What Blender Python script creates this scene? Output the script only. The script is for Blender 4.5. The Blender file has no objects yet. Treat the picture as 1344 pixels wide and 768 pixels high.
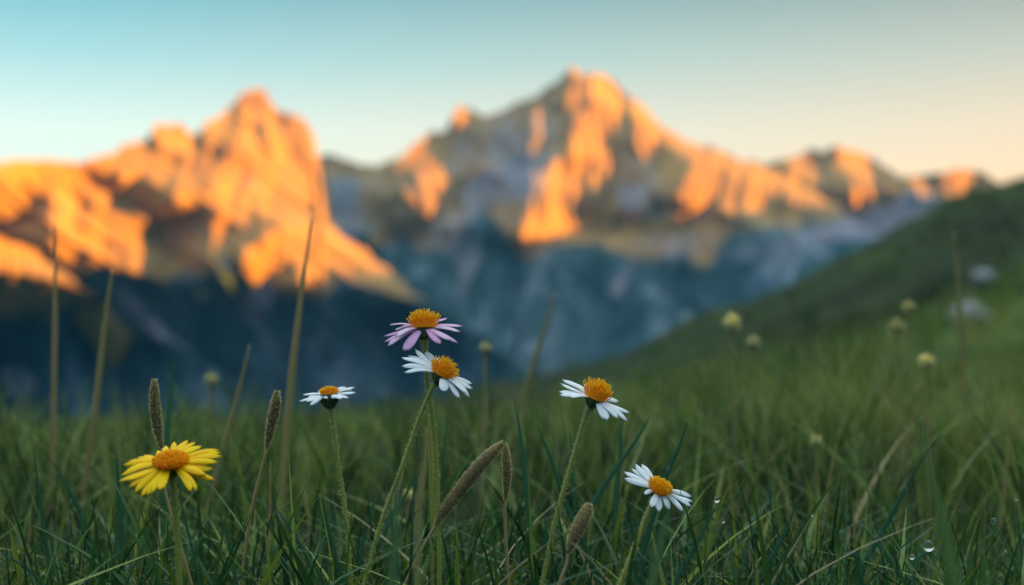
import bpy, math, random
import numpy as np
from mathutils import Vector
random.seed(7); RNG = np.random.default_rng(7)
SC = bpy.context.scene; COL = SC.collection
F = 1344*50/36.0; CH = 0.24; FOCUS = 0.83          # lens in photo pixels, eye height, focus distance
def P(px, py, D): return Vector(((px-672)/F*D, D, CH+(384-py)/F*D))
SUN_E = math.radians(6.0); SUN_A = math.radians(105)   # azimuth clockwise from the view direction
SDIR = Vector((math.sin(SUN_A)*math.cos(SUN_E), math.cos(SUN_A)*math.cos(SUN_E), math.sin(SUN_E)))

# ------------------------------------------------------------------ noise
def _hash(ix, iy, s):
    h = (ix*374761393 + iy*668265263 + s*1442695041) & 0xffffffff
    h = ((h ^ (h >> 13))*1274126177) & 0xffffffff
    return ((h ^ (h >> 16)) & 0xffff)/65535.0
def vnoise(x, y, s=0):
    ix = np.floor(x).astype(np.int64); iy = np.floor(y).astype(np.int64)
    fx = x-ix; fy = y-iy; fx = fx*fx*(3-2*fx); fy = fy*fy*(3-2*fy)
    a = _hash(ix, iy, s); b = _hash(ix+1, iy, s); c = _hash(ix, iy+1, s); d = _hash(ix+1, iy+1, s)
    return (a+(b-a)*fx)*(1-fy)+(c+(d-c)*fx)*fy - .5
def fbm(x, y, o=5, s=0, g=.5):
    t = 0; A = 1.0
    for k in range(o):
        t = t+A*vnoise(x, y, s+k*17); x = x*2.03+5.1; y = y*2.03+1.7; A *= g
    return t

# ------------------------------------------------------------------ mesh / object helpers
def make_mesh(name, V, Fc, mats, mat_idx=None, smooth=True, attrs=None):
    me = bpy.data.meshes.new(name)
    V = np.asarray(V, dtype=np.float32)
    if isinstance(Fc, np.ndarray):
        n, k = Fc.shape
        me.vertices.add(len(V)); me.vertices.foreach_set('co', V.ravel())
        me.loops.add(n*k); me.loops.foreach_set('vertex_index', Fc.astype(np.int32).ravel())
        me.polygons.add(n); me.polygons.foreach_set('loop_start', np.arange(0, n*k, k, dtype=np.int32))
        me.update(calc_edges=True)
    else:
        me.from_pydata([tuple(map(float, v)) for v in V], [], Fc); me.update()
    for m in mats: me.materials.append(m)
    if mat_idx is not None: me.polygons.foreach_set('material_index', np.asarray(mat_idx, dtype=np.int32))
    if smooth: me.polygons.foreach_set('use_smooth', np.ones(len(me.polygons), dtype=bool))
    if attrs:
        for an, av in attrs.items():
            at = me.attributes.new(an, 'FLOAT', 'POINT'); at.data.foreach_set('value', np.asarray(av, dtype=np.float32).ravel())
    me.validate(); return me
def link(name, me, parent=None, loc=(0, 0, 0)):
    o = bpy.data.objects.new(name, me); COL.objects.link(o); o.location = loc
    if parent: o.parent = parent
    return o
def tag(o, label=None, cat=None, group=None, kind=None):
    if label: o['label'] = label
    if cat: o['category'] = cat
    if group: o['group'] = group
    if kind: o['kind'] = kind
    return o
def empty(name, loc, label, cat, group=None):
    o = bpy.data.objects.new(name, None); COL.objects.link(o); o.location = loc; o.empty_display_size = .01
    return tag(o, label, cat, group)

class MB:
    """collects vertices and faces of one mesh"""
    def __init__(s): s.v = []; s.f = []; s.m = []; s.t = []
    def add(s, vs, fs, m=0, t=0.0):
        b = len(s.v); s.v += [tuple(x) for x in vs]; s.t += [t]*len(vs) if not isinstance(t, list) else t
        for f in fs: s.f.append(tuple(b+i for i in f)); s.m.append(m)
    def tube(s, pts, rad, n=10, m=0, t=0.0, cap=True):
        vs = []; N = len(pts); fs = []; up = Vector((0, 1, .1)).normalized()
        for i, p in enumerate(pts):
            d = (pts[min(i+1, N-1)]-pts[max(i-1, 0)])
            d = d.normalized() if d.length > 1e-9 else Vector((0, 0, 1))
            a = d.cross(up); a = a.normalized() if a.length > 1e-4 else Vector((1, 0, 0)); b = d.cross(a)
            for k in range(n):
                q = 2*math.pi*k/n; vs.append(p+(a*math.cos(q)+b*math.sin(q))*rad[i])
        for i in range(N-1):
            for k in range(n):
                k2 = (k+1) % n; fs.append((i*n+k, i*n+k2, (i+1)*n+k2, (i+1)*n+k))
        if cap: fs.append(tuple(range(n))[::-1]); fs.append(tuple((N-1)*n+k for k in range(n)))
        s.add(vs, fs, m, t)
    def hairs(s, pts, rad, n, L, w=.00009, m=1, t=.5, lean=.35):
        """fine hairs standing off a tube"""
        up = Vector((0, 1, .1)).normalized(); N = len(pts)
        for _ in range(int(n)):
            u = random.random()*(N-1.001); i = int(u); f = u-i
            p = pts[i].lerp(pts[i+1], f); r = rad[i]*(1-f)+rad[i+1]*f; d = (pts[i+1]-pts[i]).normalized()
            a = d.cross(up).normalized(); b = d.cross(a); q = random.random()*2*math.pi
            o = a*math.cos(q)+b*math.sin(q); side = d.cross(o)*w
            tip = p+o*(r+L*random.uniform(.5, 1.1))+d*L*random.uniform(-.1, lean*2)
            c = p+o*r*.95
            s.add([c-side, c+side, tip], [(0, 1, 2)], m, t)
            s.add([c-d*w, c+d*w, tip], [(0, 1, 2)], m, t)
    def build(s, name, mats, parent=None, base=Vector((0, 0, 0)), smooth=True):
        V = np.array(s.v)-np.array(base)
        me = make_mesh(name, V, s.f, mats, s.m, smooth, {'tint': s.t})
        return link(name, me, parent)
def spline(pts, n=24):
    """Catmull-Rom through the points"""
    P_ = [pts[0]*2-pts[1]]+list(pts)+[pts[-1]*2-pts[-2]]; out = []; segs = len(pts)-1
    for k in range(n+1):
        u = k/n*segs; i = min(int(u), segs-1); t = u-i; p0, p1, p2, p3 = P_[i:i+4]
        out.append(.5*((2*p1)+(p2-p0)*t+(2*p0-5*p1+4*p2-p3)*t*t+(3*p1-p0-3*p2+p3)*t**3))
    return out

# ------------------------------------------------------------------ materials
def mat(name): 
    m = bpy.data.materials.new(name); m.use_nodes = True; nt = m.node_tree
    for n in list(nt.nodes): nt.nodes.remove(n)
    return m, nt, nt.nodes.new('ShaderNodeOutputMaterial')
def ramp(nt, fac, stops, interp='LINEAR'):
    r = nt.nodes.new('ShaderNodeValToRGB'); r.color_ramp.interpolation = interp
    e = r.color_ramp.elements
    while len(e) < len(stops): e.new(.5)
    for el, (p, c) in zip(e, stops): el.position = p; el.color = (*c, 1)
    nt.links.new(fac, r.inputs[0]); return r.outputs[0]
def noise(nt, scale, detail=5, rough=.55, vec=None, dist=0):
    n = nt.nodes.new('ShaderNodeTexNoise'); n.inputs['Scale'].default_value = scale
    n.inputs['Detail'].default_value = detail; n.inputs['Roughness'].default_value = rough; n.inputs['Distortion'].default_value = dist
    if vec: nt.links.new(vec, n.inputs['Vector'])
    return n.outputs[0]
def objco(nt, scale=(1, 1, 1)):
    c = nt.nodes.new('ShaderNodeTexCoord'); m = nt.nodes.new('ShaderNodeMapping'); m.inputs['Scale'].default_value = scale
    nt.links.new(c.outputs['Object'], m.inputs[0]); return m.outputs[0]
def attr(nt, name):
    a = nt.nodes.new('ShaderNodeAttribute'); a.attribute_name = name; return a.outputs['Fac']
def mixc(nt, fac, a, b, mode='MIX'):
    m = nt.nodes.new('ShaderNodeMix'); m.data_type = 'RGBA'; m.blend_type = mode
    for s, v in ((m.inputs[0], fac), (m.inputs[6], a), (m.inputs[7], b)):
        if isinstance(v, (int, float)): s.default_value = v
        elif isinstance(v, tuple): s.default_value = (*v, 1)
        else: nt.links.new(v, s)
    return m.outputs[2]
def math_(nt, op, a, b=0.0, clamp=False):
    m = nt.nodes.new('ShaderNodeMath'); m.operation = op; m.use_clamp = clamp
    for s, v in ((m.inputs[0], a), (m.inputs[1], b)):
        if isinstance(v, (int, float)): s.default_value = v
        else: nt.links.new(v, s)
    return m.outputs[0]
def leafy(name, stops, rough=.45, trans=.3, fac='tint', nscale=60, nstr=.25, spec=.5, sheen=0, stretch=(1, 1, 1), bump=0, tr_y=.35):
    """thin plant tissue: colour by per-piece tint plus mottling, partly translucent"""
    m, nt, out = mat(name)
    nz = noise(nt, nscale, 4, .6, objco(nt, stretch))
    f = math_(nt, 'ADD', attr(nt, fac), math_(nt, 'MULTIPLY', math_(nt, 'SUBTRACT', nz, .5), nstr), True)
    c = ramp(nt, f, stops)
    b = nt.nodes.new('ShaderNodeBsdfPrincipled'); nt.links.new(c, b.inputs['Base Color']); b.inputs['Roughness'].default_value = rough
    b.inputs['Specular IOR Level'].default_value = spec; b.inputs['Sheen Weight'].default_value = sheen; b.inputs['Sheen Roughness'].default_value = .4
    if bump:
        bp = nt.nodes.new('ShaderNodeBump'); bp.inputs['Strength'].default_value = bump; bp.inputs['Distance'].default_value = .0006
        nt.links.new(nz, bp.inputs['Height']); nt.links.new(bp.outputs[0], b.inputs['Normal'])
    if trans:
        t = nt.nodes.new('ShaderNodeBsdfTranslucent'); nt.links.new(mixc(nt, tr_y, c, (1, 1, .5), 'MULTIPLY'), t.inputs[0])
        mx = nt.nodes.new('ShaderNodeMixShader'); mx.inputs[0].default_value = trans
        nt.links.new(b.outputs[0], mx.inputs[1]); nt.links.new(t.outputs[0], mx.inputs[2]); nt.links.new(mx.outputs[0], out.inputs[0])
    else: nt.links.new(b.outputs[0], out.inputs[0])
    return m
M = {}
M['grass'] = leafy('grass_blades', [(0, (.009, .042, .014)), (.3, (.034, .10, .02)), (.55, (.11, .19, .02)), (.78, (.24, .27, .035)), (.9, (.22, .18, .07)), (1, (.34, .25, .13))], .42, .25, spec=.3, nscale=25, nstr=.18)
M['meadow'] = leafy('brightened_meadow_blades', [(0, (.01, .026, .01)), (.22, (.045, .09, .022)), (.5, (.17, .25, .05)), (.78, (.29, .31, .08)), (.9, (.28, .23, .08)), (1, (.36, .27, .13))], .45, .3, spec=.25, nscale=5, nstr=.18)  # mid-meadow copy of the grass colours, brightened to paint in soft light
M['blade'] = leafy('broad_grass_blade', [(0, (.025, .09, .045)), (.35, (.05, .14, .06)), (.6, (.11, .19, .06)), (.8, (.2, .24, .07)), (1, (.3, .24, .13))], .38, .25, nscale=300, nstr=.25, stretch=(1, 1, .06), bump=.4, spec=.35)
M['dry'] = leafy('dry_stalk', [(0, (.18, .18, .05)), (.5, (.36, .27, .09)), (1, (.42, .25, .1))], .6, .15, nscale=40, nstr=.5)
M['stem'] = leafy('hairy_green_stem', [(0, (.10, .15, .02)), (.5, (.27, .30, .04)), (1, (.42, .37, .07))], .5, .1, nscale=120, nstr=.5, stretch=(1, 1, .12), bump=.5)
M['hair'] = leafy('pale_plant_hair', [(0, (.45, .48, .28)), (1, (.75, .76, .6))], .5, .5)
M['calyx'] = leafy('green_calyx', [(0, (.02, .05, .01)), (.5, (.05, .09, .02)), (1, (.13, .17, .05))], .6, 0, nscale=200, nstr=.4)
M['white'] = leafy('white_petal', [(0, (.74, .8, .8)), (.5, (.9, .92, .92)), (1, (.95, .95, .93))], .5, .35, spec=.2, nscale=900, nstr=.55, stretch=(1, 1, .4), bump=.25, tr_y=.05)
M['pink'] = leafy('pink_petal', [(0, (.55, .26, .50)), (.5, (.76, .46, .70)), (1, (.88, .72, .84))], .5, .35, spec=.2, nscale=500, nstr=.8, bump=.25)
M['yellow'] = leafy('yellow_petal', [(0, (.85, .45, .0)), (.5, (.98, .62, .0)), (1, (1, .72, .0))], .5, .3, spec=.2, nscale=500, nstr=.6, bump=.25)
M['disc'] = leafy('orange_florets', [(0, (.85, .26, .0)), (.45, (1.0, .45, .0)), (1, (1.0, .68, .02))], .6, .35, spec=.2, nscale=400, nstr=.3)
M['deep_disc'] = leafy('deep_orange_florets', [(0, (.85, .2, .0)), (.45, (1.0, .34, .0)), (1, (1.0, .52, .01))], .6, .35, spec=.2, nscale=400, nstr=.3)
M['spike'] = leafy('brown_seed_spike', [(0, (.045, .032, .008)), (.5, (.13, .09, .025)), (1, (.30, .2, .07))], .75, 0, nscale=700, nstr=.9, bump=.8)
M['fuzz'] = leafy('spike_fuzz', [(0, (.5, .41, .22)), (1, (.85, .74, .46))], .6, .5)
M['bud'] = leafy('pale_yellow_bud', [(0, (.34, .32, .17)), (1, (.85, .72, .3))], .6, .2, nscale=150, nstr=.4)
def simple(name, build): m, nt, out = mat(name); build(nt, out); return m
def _water(nt, out):
    b = nt.nodes.new('ShaderNodeBsdfPrincipled'); b.inputs['Base Color'].default_value = (1, 1, 1, 1); b.inputs['Roughness'].default_value = .0
    b.inputs['IOR'].default_value = 1.33; b.inputs['Transmission Weight'].default_value = 1; nt.links.new(b.outputs[0], out.inputs[0])
M['water'] = simple('dew_water', _water)
def _soil(nt, out):
    co = objco(nt); a = noise(nt, 9, 8, .65, co); b_ = noise(nt, .13, 6, .6, co); c = noise(nt, 1.1, 5, .6, co)
    near = ramp(nt, a, [(.3, (.014, .016, .009)), (.5, (.02, .03, .012)), (.62, (.05, .045, .028)), (.75, (.12, .1, .075))])
    far = ramp(nt, c, [(.28, (.012, .025, .008)), (.5, (.028, .056, .013)), (.68, (.05, .08, .02)), (.8, (.08, .08, .035))])
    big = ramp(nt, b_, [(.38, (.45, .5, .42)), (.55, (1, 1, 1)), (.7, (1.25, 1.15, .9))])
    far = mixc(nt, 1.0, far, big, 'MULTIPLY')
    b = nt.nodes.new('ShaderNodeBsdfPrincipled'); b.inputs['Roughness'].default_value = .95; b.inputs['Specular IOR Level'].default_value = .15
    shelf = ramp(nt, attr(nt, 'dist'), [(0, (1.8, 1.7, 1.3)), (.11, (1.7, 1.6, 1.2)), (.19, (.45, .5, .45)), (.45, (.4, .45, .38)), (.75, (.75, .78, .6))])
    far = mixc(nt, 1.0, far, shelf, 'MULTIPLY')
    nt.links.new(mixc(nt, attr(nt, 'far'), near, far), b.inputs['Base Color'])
    bp = nt.nodes.new('ShaderNodeBump'); bp.inputs['Strength'].default_value = .6; bp.inputs['Distance'].default_value = .02
    nt.links.new(a, bp.inputs['Height']); nt.links.new(bp.outputs[0], b.inputs['Normal']); nt.links.new(b.outputs[0], out.inputs[0])
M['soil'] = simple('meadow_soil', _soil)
def _rock(nt, out):
    co = objco(nt); n1 = noise(nt, .0045, 9, .62, co, .6); n2 = noise(nt, .0016, 6, .6, co); n3 = noise(nt, .02, 6, .7, co)
    rock = ramp(nt, n1, [(.3, (.16, .095, .065)), (.5, (.33, .195, .07)), (.7, (.44, .275, .085))])
    rock = mixc(nt, .35, rock, ramp(nt, n3, [(.35, (.5, .5, .5)), (.65, (1.3, 1.3, 1.3))]), 'MULTIPLY')
    snow_and_shade = math_(nt, 'ADD', attr(nt, 'snow_and_shade'), math_(nt, 'MULTIPLY', math_(nt, 'SUBTRACT', n1, .5), 1.1))
    snow_and_shade = ramp(nt, snow_and_shade, [(.42, (0, 0, 0)), (.72, (1, 1, 1))])
    c = rock
    veg_and_shade = math_(nt, 'ADD', attr(nt, 'veg_and_shade'), math_(nt, 'MULTIPLY', math_(nt, 'SUBTRACT', n2, .5), .9))
    veg_and_shade = ramp(nt, veg_and_shade, [(.35, (0, 0, 0)), (.75, (1, 1, 1))])
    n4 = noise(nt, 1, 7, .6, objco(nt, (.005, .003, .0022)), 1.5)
    c = mixc(nt, veg_and_shade, c, ramp(nt, n4, [(.36, (.02, .045, .048)), (.52, (.04, .08, .09)), (.62, (.10, .15, .17)), (.72, (.26, .3, .33))]))  # dark forest; its blue also paints in shade and haze
    c = mixc(nt, snow_and_shade, c, ramp(nt, n3, [(.35, (.15, .14, .165)), (.6, (.24, .235, .26)), (.75, (.34, .345, .37))]))  # grey snow and scree, also painting violet shade onto the unlit faces
    b = nt.nodes.new('ShaderNodeBsdfPrincipled'); b.inputs['Roughness'].default_value = .95; b.inputs['Specular IOR Level'].default_value = .1
    nt.links.new(c, b.inputs['Base Color']); nt.links.new(b.outputs[0], out.inputs[0])
M['rock'] = simple('mountain_rock', _rock)
def _stone(nt, out):
    co = objco(nt); n = noise(nt, 14, 8, .65, co)
    b = nt.nodes.new('ShaderNodeBsdfPrincipled'); b.inputs['Roughness'].default_value = .8
    nt.links.new(ramp(nt, n, [(.3, (.12, .12, .12)), (.6, (.24, .25, .26)), (.8, (.36, .36, .36))]), b.inputs['Base Color']); nt.links.new(b.outputs[0], out.inputs[0])
M['stone'] = simple('pale_stone', _stone)

# ------------------------------------------------------------------ meadow ground
S_AZ = [-180, -135, -90, -50] + [math.degrees(math.atan((p-672)/F)) for p in (0, 300, 500, 600, 700, 820, 900, 1000, 1080, 1150, 1200, 1250, 1300, 1344)] + [26, 45, 90, 135, 180]
S_PY = [380, 470, 540, 560, 556, 552, 542, 528, 508, 470, 432, 390, 352, 320, 298, 268, 250, 238, 170, 110, 60, 200, 380]
def gz(x, y):
    x = np.asarray(x, float); y = np.asarray(y, float)
    D = np.maximum(np.hypot(x, y), .05); az = np.degrees(np.arctan2(x, y)); S = np.interp(az, S_AZ, S_PY)
    D0 = 2.0; y0 = 384+CH*F/D0
    f = np.clip(np.log(D/D0)/math.log(150/D0), 0, 1); f = f**.85
    py = np.where(D < D0, 384+CH*F/D, y0+(S-y0)*f)
    z = CH+(384-py)/F*D
    z = z+fbm(x*1.3, y*1.3, 4, 3)*.05*np.clip(D/1.5, .3, 3)+fbm(x*.12, y*.12, 4, 9)*1.9*np.clip((D-6)/60, 0, 1)
    z = z-np.clip(D-150, 0, None)*np.where(D > 150, .75, 0)
    return z
def meadow():
    na = 361; Ds = np.concatenate([[.02], np.geomspace(.12, 150, 230), np.array([156, 170, 200, 260, 400, 800, 1400])]); az = np.radians(np.linspace(-180, 180, na))
    A, R = np.meshgrid(az, Ds); X = R*np.sin(A); Y = R*np.cos(A); Z = gz(X, Y)
    V = np.stack([X, Y, Z], -1).reshape(-1, 3); i = np.arange(len(Ds)-1)[:, None]*na+np.arange(na-1)[None, :]
    Fc = np.stack([i, i+1, i+na+1, i+na], -1).reshape(-1, 4)
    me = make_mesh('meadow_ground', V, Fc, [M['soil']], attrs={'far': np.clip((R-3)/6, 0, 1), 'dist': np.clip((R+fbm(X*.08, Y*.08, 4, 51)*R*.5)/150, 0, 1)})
    tag(link('meadow_ground', me), 'green alpine meadow ground rising to a hillside on the right', None, None, 'structure')
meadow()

# ------------------------------------------------------------------ mountains
def inpoly(px, py, poly):
    c = np.zeros(px.shape, bool); n = len(poly)
    for i in range(n):
        x1, y1 = poly[i]; x2, y2 = poly[(i+1) % n]
        if y1 == y2: continue
        k = ((y1 > py) != (y2 > py)) & (px < (x2-x1)*(py-y1)/(y2-y1)+x1); c ^= k
    return c
def blur(a, s):
    """gaussian blur by mirrored FFT"""
    h, w = a.shape; b = np.concatenate([a, a[::-1]], 0); b = np.concatenate([b, b[:, ::-1]], 1)
    fy = np.fft.fftfreq(2*h)[:, None]; fx = np.fft.fftfreq(2*w)[None, :]
    g = np.exp(-2*(math.pi**2)*s*s*(fx*fx+fy*fy)); return np.real(np.fft.ifft2(np.fft.fft2(b)*g))[:h, :w]
STEP = 2.0; GX = np.arange(-200, 1560, STEP); GY = np.arange(70, 660, STEP); PXG, PYG = np.meshgrid(GX, GY)
def conv(poly, ox, oy, s): return [(ox+x/s, oy+y/s) for x, y in poly]
c1 = lambda p: conv(p, 0, 60, 2.133); c2 = lambda p: conv(p, 400, 60, 2.133); c3 = lambda p: conv(p, 860, 150, 2.076)
def dot(x, y, r): return [(x+r*math.cos(a*math.pi/5), y+r*math.sin(a*math.pi/5)) for a in range(10)]
def solve_relief(G, wy):
    """height field whose sideways slope follows G, smooth downwards (Poisson, mirrored borders)"""
    h, w = G.shape; Gm = np.concatenate([G, -G[:, ::-1]], 1); Gm = np.concatenate([Gm, Gm[::-1]], 0)
    kx = 2*math.pi*np.fft.fftfreq(2*w)[None, :]; ky = 2*math.pi*np.fft.fftfreq(2*h)[:, None]
    FG = np.fft.fft2(Gm); den = kx*kx+wy*ky*ky; den[0, 0] = 1
    Rr = -(1j*kx)*FG/den*1.0; Rr[0, 0] = 0
    return np.real(np.fft.ifft2(Rr))[:h, :w]*STEP
def sample(field, px, py):
    fx = np.clip((px-GX[0])/STEP, 0, len(GX)-1.001); fy = np.clip((py-GY[0])/STEP, 0, len(GY)-1.001)
    ix = fx.astype(int); iy = fy.astype(int); ax = fx-ix; ay = fy-iy
    return (field[iy, ix]*(1-ax)+field[iy, ix+1]*ax)*(1-ay)+(field[iy+1, ix]*(1-ax)+field[iy+1, ix+1]*ax)*ay
def mountain(ridge, x0, x1, Yr, k, lit, shade, base_lit, label, snow_and_shade, a=.42, b=.45, base=640, seed=0, veg_shade_py=400, rel=1.0, wy=.03, neu=330, mb=3.0, rough=1.0, yfun=None, skew=0, rw=17.0, ra=1.0):
    Mk = np.full(PXG.shape, 1.0 if base_lit else 0.0)
    for p in lit: Mk[inpoly(PXG, PYG, p)] = 1
    for p in shade: Mk[inpoly(PXG, PYG, p)] = 0
    for p in lit[len(lit):]: Mk[inpoly(PXG, PYG, p)] = 1
    Mk = blur(Mk, mb/STEP); G = a*Mk-b*(1-Mk); G = G*(1-np.clip((PYG-neu)/50, 0, 1)); G = np.where(PXG < x0, 0, G)
    R = solve_relief(G, wy)
    Sn = np.zeros(PXG.shape)
    for p, v in snow_and_shade: Sn[inpoly(PXG, PYG, p)] = v
    Sn = blur(Sn, 6/STEP)
    px = np.arange(x0, x1+.1, 2.5); rx = np.interp(px, [r[0] for r in ridge], [r[1] for r in ridge])
    rx = rx+fbm(px/15.0, px*0+seed, 5, seed, .62)*9*rough
    nt = 170; t = np.linspace(0, 1, nt)**1.25
    PX, T = np.meshgrid(px, t); RY = np.broadcast_to(rx, PX.shape); PY = RY+T*(base-RY)
    Y0 = Yr if yfun is None else yfun(PX)
    drop = (PY-rx.min())/F*Y0
    Y = Y0-drop*k+sample(R, PX, PY)*(Yr/F)*rel
    m = Yr/F
    det = fbm(PX*m/160+fbm(PX*m/300, PY*m/300, 3, seed+3), PY*m/420, 6, seed+5, .55)*60*rough*np.clip(T*9, .15, 1)
    wob = fbm(PX/90, PY/70, 3, seed+61)*26; rib = (1-2*np.abs(fbm((PX+wob-skew*PY)/rw, PY/130, 3, seed+71)))
    Y = Y-det-rib*34*rough*ra*np.clip(T*14, .3, 1)*(m/3.2)
    X = (PX-672)/F*Y; Z = CH+(384-PY)/F*Y
    front = np.stack([X, Y, Z], -1)
    # far side of the mountain, falling away behind the ridge
    back = []
    for q in (60, 160, 340, 700, 1300):
        bx = X[0]; by = Y[0]+q; bz = np.maximum(Z[0]-q*.9+fbm(bx/200, by/200, 4, seed+9)*q*.3, -900); back.append(np.stack([bx, by, bz], -1))
    V = np.concatenate([np.array(back[::-1]), front], 0); nr, nc = V.shape[:2]
    i = np.arange(nr-1)[:, None]*nc+np.arange(nc-1)[None, :]; Fc = np.stack([i, i+nc, i+nc+1, i+1], -1).reshape(-1, 4)
    sn = np.concatenate([np.repeat(sample(Sn, PX, PY)[:1], 5, 0), sample(Sn, PX, PY)], 0)
    vl = veg_shade_py+fbm(PX/70, PY/160, 4, seed+31)*60; vg = np.clip((PY-vl)/45, 0, 1)*(1-sample(Mk, PX, PY)*(PY < neu-8)); vg = np.concatenate([np.zeros((5, nc)), vg], 0)  # forest and painted shade start below the shadow edge, kept off lit areas
    me = make_mesh('mountain', V.reshape(-1, 3), Fc, [M['rock']], attrs={'snow_and_shade': sn, 'veg_and_shade': vg})
    tag(link('mountain', me), label, None, None, 'structure')

main_lit = [c2(p) for p in (
    [(350,225),(395,255),(398,310),(440,375),(432,425),(385,495),(335,485),(345,440),(305,450),(290,400),(320,370),(290,340),(265,385),(268,310),(315,255)],
    [(410,205),(430,160),(495,180),(490,205),(430,228)],
    [(655,165),(695,175),(692,240),(655,315),(620,305),(640,240)],
    dot(570,348,30), dot(218,537,37),
    [(770,185),(805,190),(852,270),(865,380),(845,460),(805,550),(612,555),(625,480),(660,430),(645,360),(700,325),(740,310),(750,250)],
    [(742,40),(775,50),(775,95),(747,88)],
    [(738,115),(757,118),(752,165),(738,200),(728,175)],
    [(805,60),(840,80),(885,140),(885,190),(862,260),(838,240),(815,180),(803,120)],
    [(900,140),(950,170),(985,200),(985,375),(945,375),(940,300),(925,220)], dot(968,460,26))]
main_lit += [c3(p) for p in (
    [(-20,-20),(60,30),(130,80),(200,110),(300,140),(400,185),(495,250),(482,280),(430,268),(380,238),(330,225),(348,270),(332,302),(260,294),(182,268),(172,222),(160,242),(120,270),(70,312),(55,300),(88,250),(55,220),(90,170),(108,130),(60,95),(0,70)],)]
main_snow_and_shade = [([(590,165),(640,150),(700,130),(735,110),(745,180),(720,260),(690,300),(600,300),(585,230)], .52), ([(480,235),(560,185),(580,170),(600,300),(560,320),(480,300)], .45), ([(880,185),(960,215),(1010,300),(900,300)], .42), ([(810,150),(850,170),(870,230),(900,290),(820,300),(800,220)], .5), ([(560,290),(690,325),(800,325),(860,300),(1010,305),(1100,285),(1130,310),(1000,345),(800,345),(640,340),(540,330)], .5), ([(430,220),(500,235),(520,300),(450,330),(415,270)], .45), ([(600,205),(680,200),(690,300),(620,330),(590,270)], .5), ([(610,330),(640,340),(610,400),(590,440),(575,430),(595,380)], .6), ([(880,330),(910,320),(870,400),(850,400)], .5), ([(960,330),(1040,310),(1100,300),(1080,330),(980,370)], .5), ([(690,350),(720,345),(730,400),(705,420)], .45), (c2([(60,360),(150,370),(150,520),(90,520)]), .74), (c2([(440,400),(540,330),(640,300),(640,420),(540,440),(450,500)]), .78),
    (c2([(370,560),(520,480),(560,520),(420,640)]), .5), (c2([(840,690),(900,600),(940,600),(880,720)]), .78), (c2([(860,380),(960,400),(930,480),(870,450)]), .74),
    (c2([(470,700),(560,640),(640,660),(600,740)]), .4), (c3([(420,300),(560,260),(700,280),(640,340),(440,360)]), .78)]  # snow and scree, plus broad patches that paint bluish shade
ridge_main = [(300,240),(380,215),(415,208),(440,207),(480,216),(510,212),(540,196),(566,172),(585,168),(600,142),(618,140),(632,153),(650,152),(675,140),(700,126),(735,104),(752,93),(768,97),(790,94),(815,115),(845,142),(875,172),(905,182),(940,198),(985,214),(1040,235),(1100,270),(1180,330),(1260,400),(1400,520)]
mountain(ridge_main, 280, 1420, 6000, .75, main_lit, [], False, 'tallest far mountain with sunlit orange crags above blue shadow', main_snow_and_shade, seed=11, a=.7, b=.6, mb=2.5, veg_shade_py=286)
r3_lit = [c3(p) for p in ([(495,80),(565,85),(595,140),(615,210),(592,245),(548,255),(525,210),(505,160)], [(350,120),(445,100),(450,170),(420,190),(370,165)],
    [(690,165),(750,170),(770,220),(740,235),(700,210)], [(775,150),(865,140),(900,190),(865,230),(800,245),(780,210)], [(620,170),(670,190),(680,230),(640,220)])]
r3_snow = [(c3([(380,200),(560,260),(700,200),(860,240),(760,330),(520,380),(400,320)]), .8)]
ridge3 = [(850,260),(930,215),(990,216),(1020,210),(1055,202),(1085,194),(1110,193),(1135,199),(1160,218),(1185,233),(1205,232),(1235,225),(1262,221),(1285,228),(1305,242),(1344,262),(1420,280),(1560,250)]
mountain(ridge3, 850, 1560, 7200, .75, r3_lit, [], False, 'far mountain ridge at the right above the green hillside', r3_snow, seed=23, a=.7, b=.55, mb=2.5, veg_shade_py=278)
l1_shade = [c1(p) for p in ([(398,258),(432,240),(442,290),(420,310)], [(540,250),(575,230),(570,330),(545,290)], [(645,175),(670,150),(672,200)], [(712,222),(742,228),(755,305),(730,295)], [(778,190),(805,195),(797,255)], [(275,370),(330,345),(342,382),(288,425)],
    [(355,390),(400,365),(482,398),(490,440),(440,480),(370,445)], [(-300,520),(0,515),(50,490),(100,445),(132,470),(142,525),(150,560),(200,590),(240,555),(262,612),(460,655),(477,600),(448,550),(440,512),(500,482),(590,450),(622,492),(785,490),(740,540),(690,568),(665,620),(680,655),(760,655),(820,612),(860,672),(900,692),(920,615),(981,660),(1190,725),(1400,900),(1400,1300),(-300,1300)])]
l1_lit_in = c1(dot(595,555,30))
ridge1 = [(-200,230),(-60,222),(0,214),(45,212),(100,215),(135,205),(170,190),(188,182),(200,168),(212,163),(238,166),(250,176),(264,174),(282,154),(300,146),(314,130),(326,121),(345,120),(358,134),(370,150),(390,149),(404,162),(413,182),(417,226),(420,283),(445,303),(480,330),(520,363),(558,394),(640,450),(720,505),(800,560)]
_m0 = mountain
mountain(ridge1, -200, 800, 4600, .7, [], l1_shade, True, 'left mountain glowing orange above its blue shaded foot', [(c1([(560,300),(700,340),(780,420),(640,400)]), .45), ([(140,360),(165,370),(225,430),(290,500),(310,545),(285,545),(215,470),(155,400)], .72), ([(330,420),(350,420),(380,480),(420,540),(395,540),(350,480)], .5), ([(215,395),(240,390),(262,430),(250,450)], .55), (c1([(640,740),(740,650),(800,690),(700,800)]), .7)], seed=31, a=.65, b=.5, veg_shade_py=338, skew=1.3, rw=30.0, ra=.8, wy=.05, neu=400)
l0_shade = [c1([(-300,600),(0,628),(130,640),(240,700),(900,1300),(-300,1300)])]
ridge0 = [(-200,250),(-60,290),(0,309),(30,322),(60,341),(90,362),(118,382),(160,415),(230,455),(300,500),(380,545),(460,590)]
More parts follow.
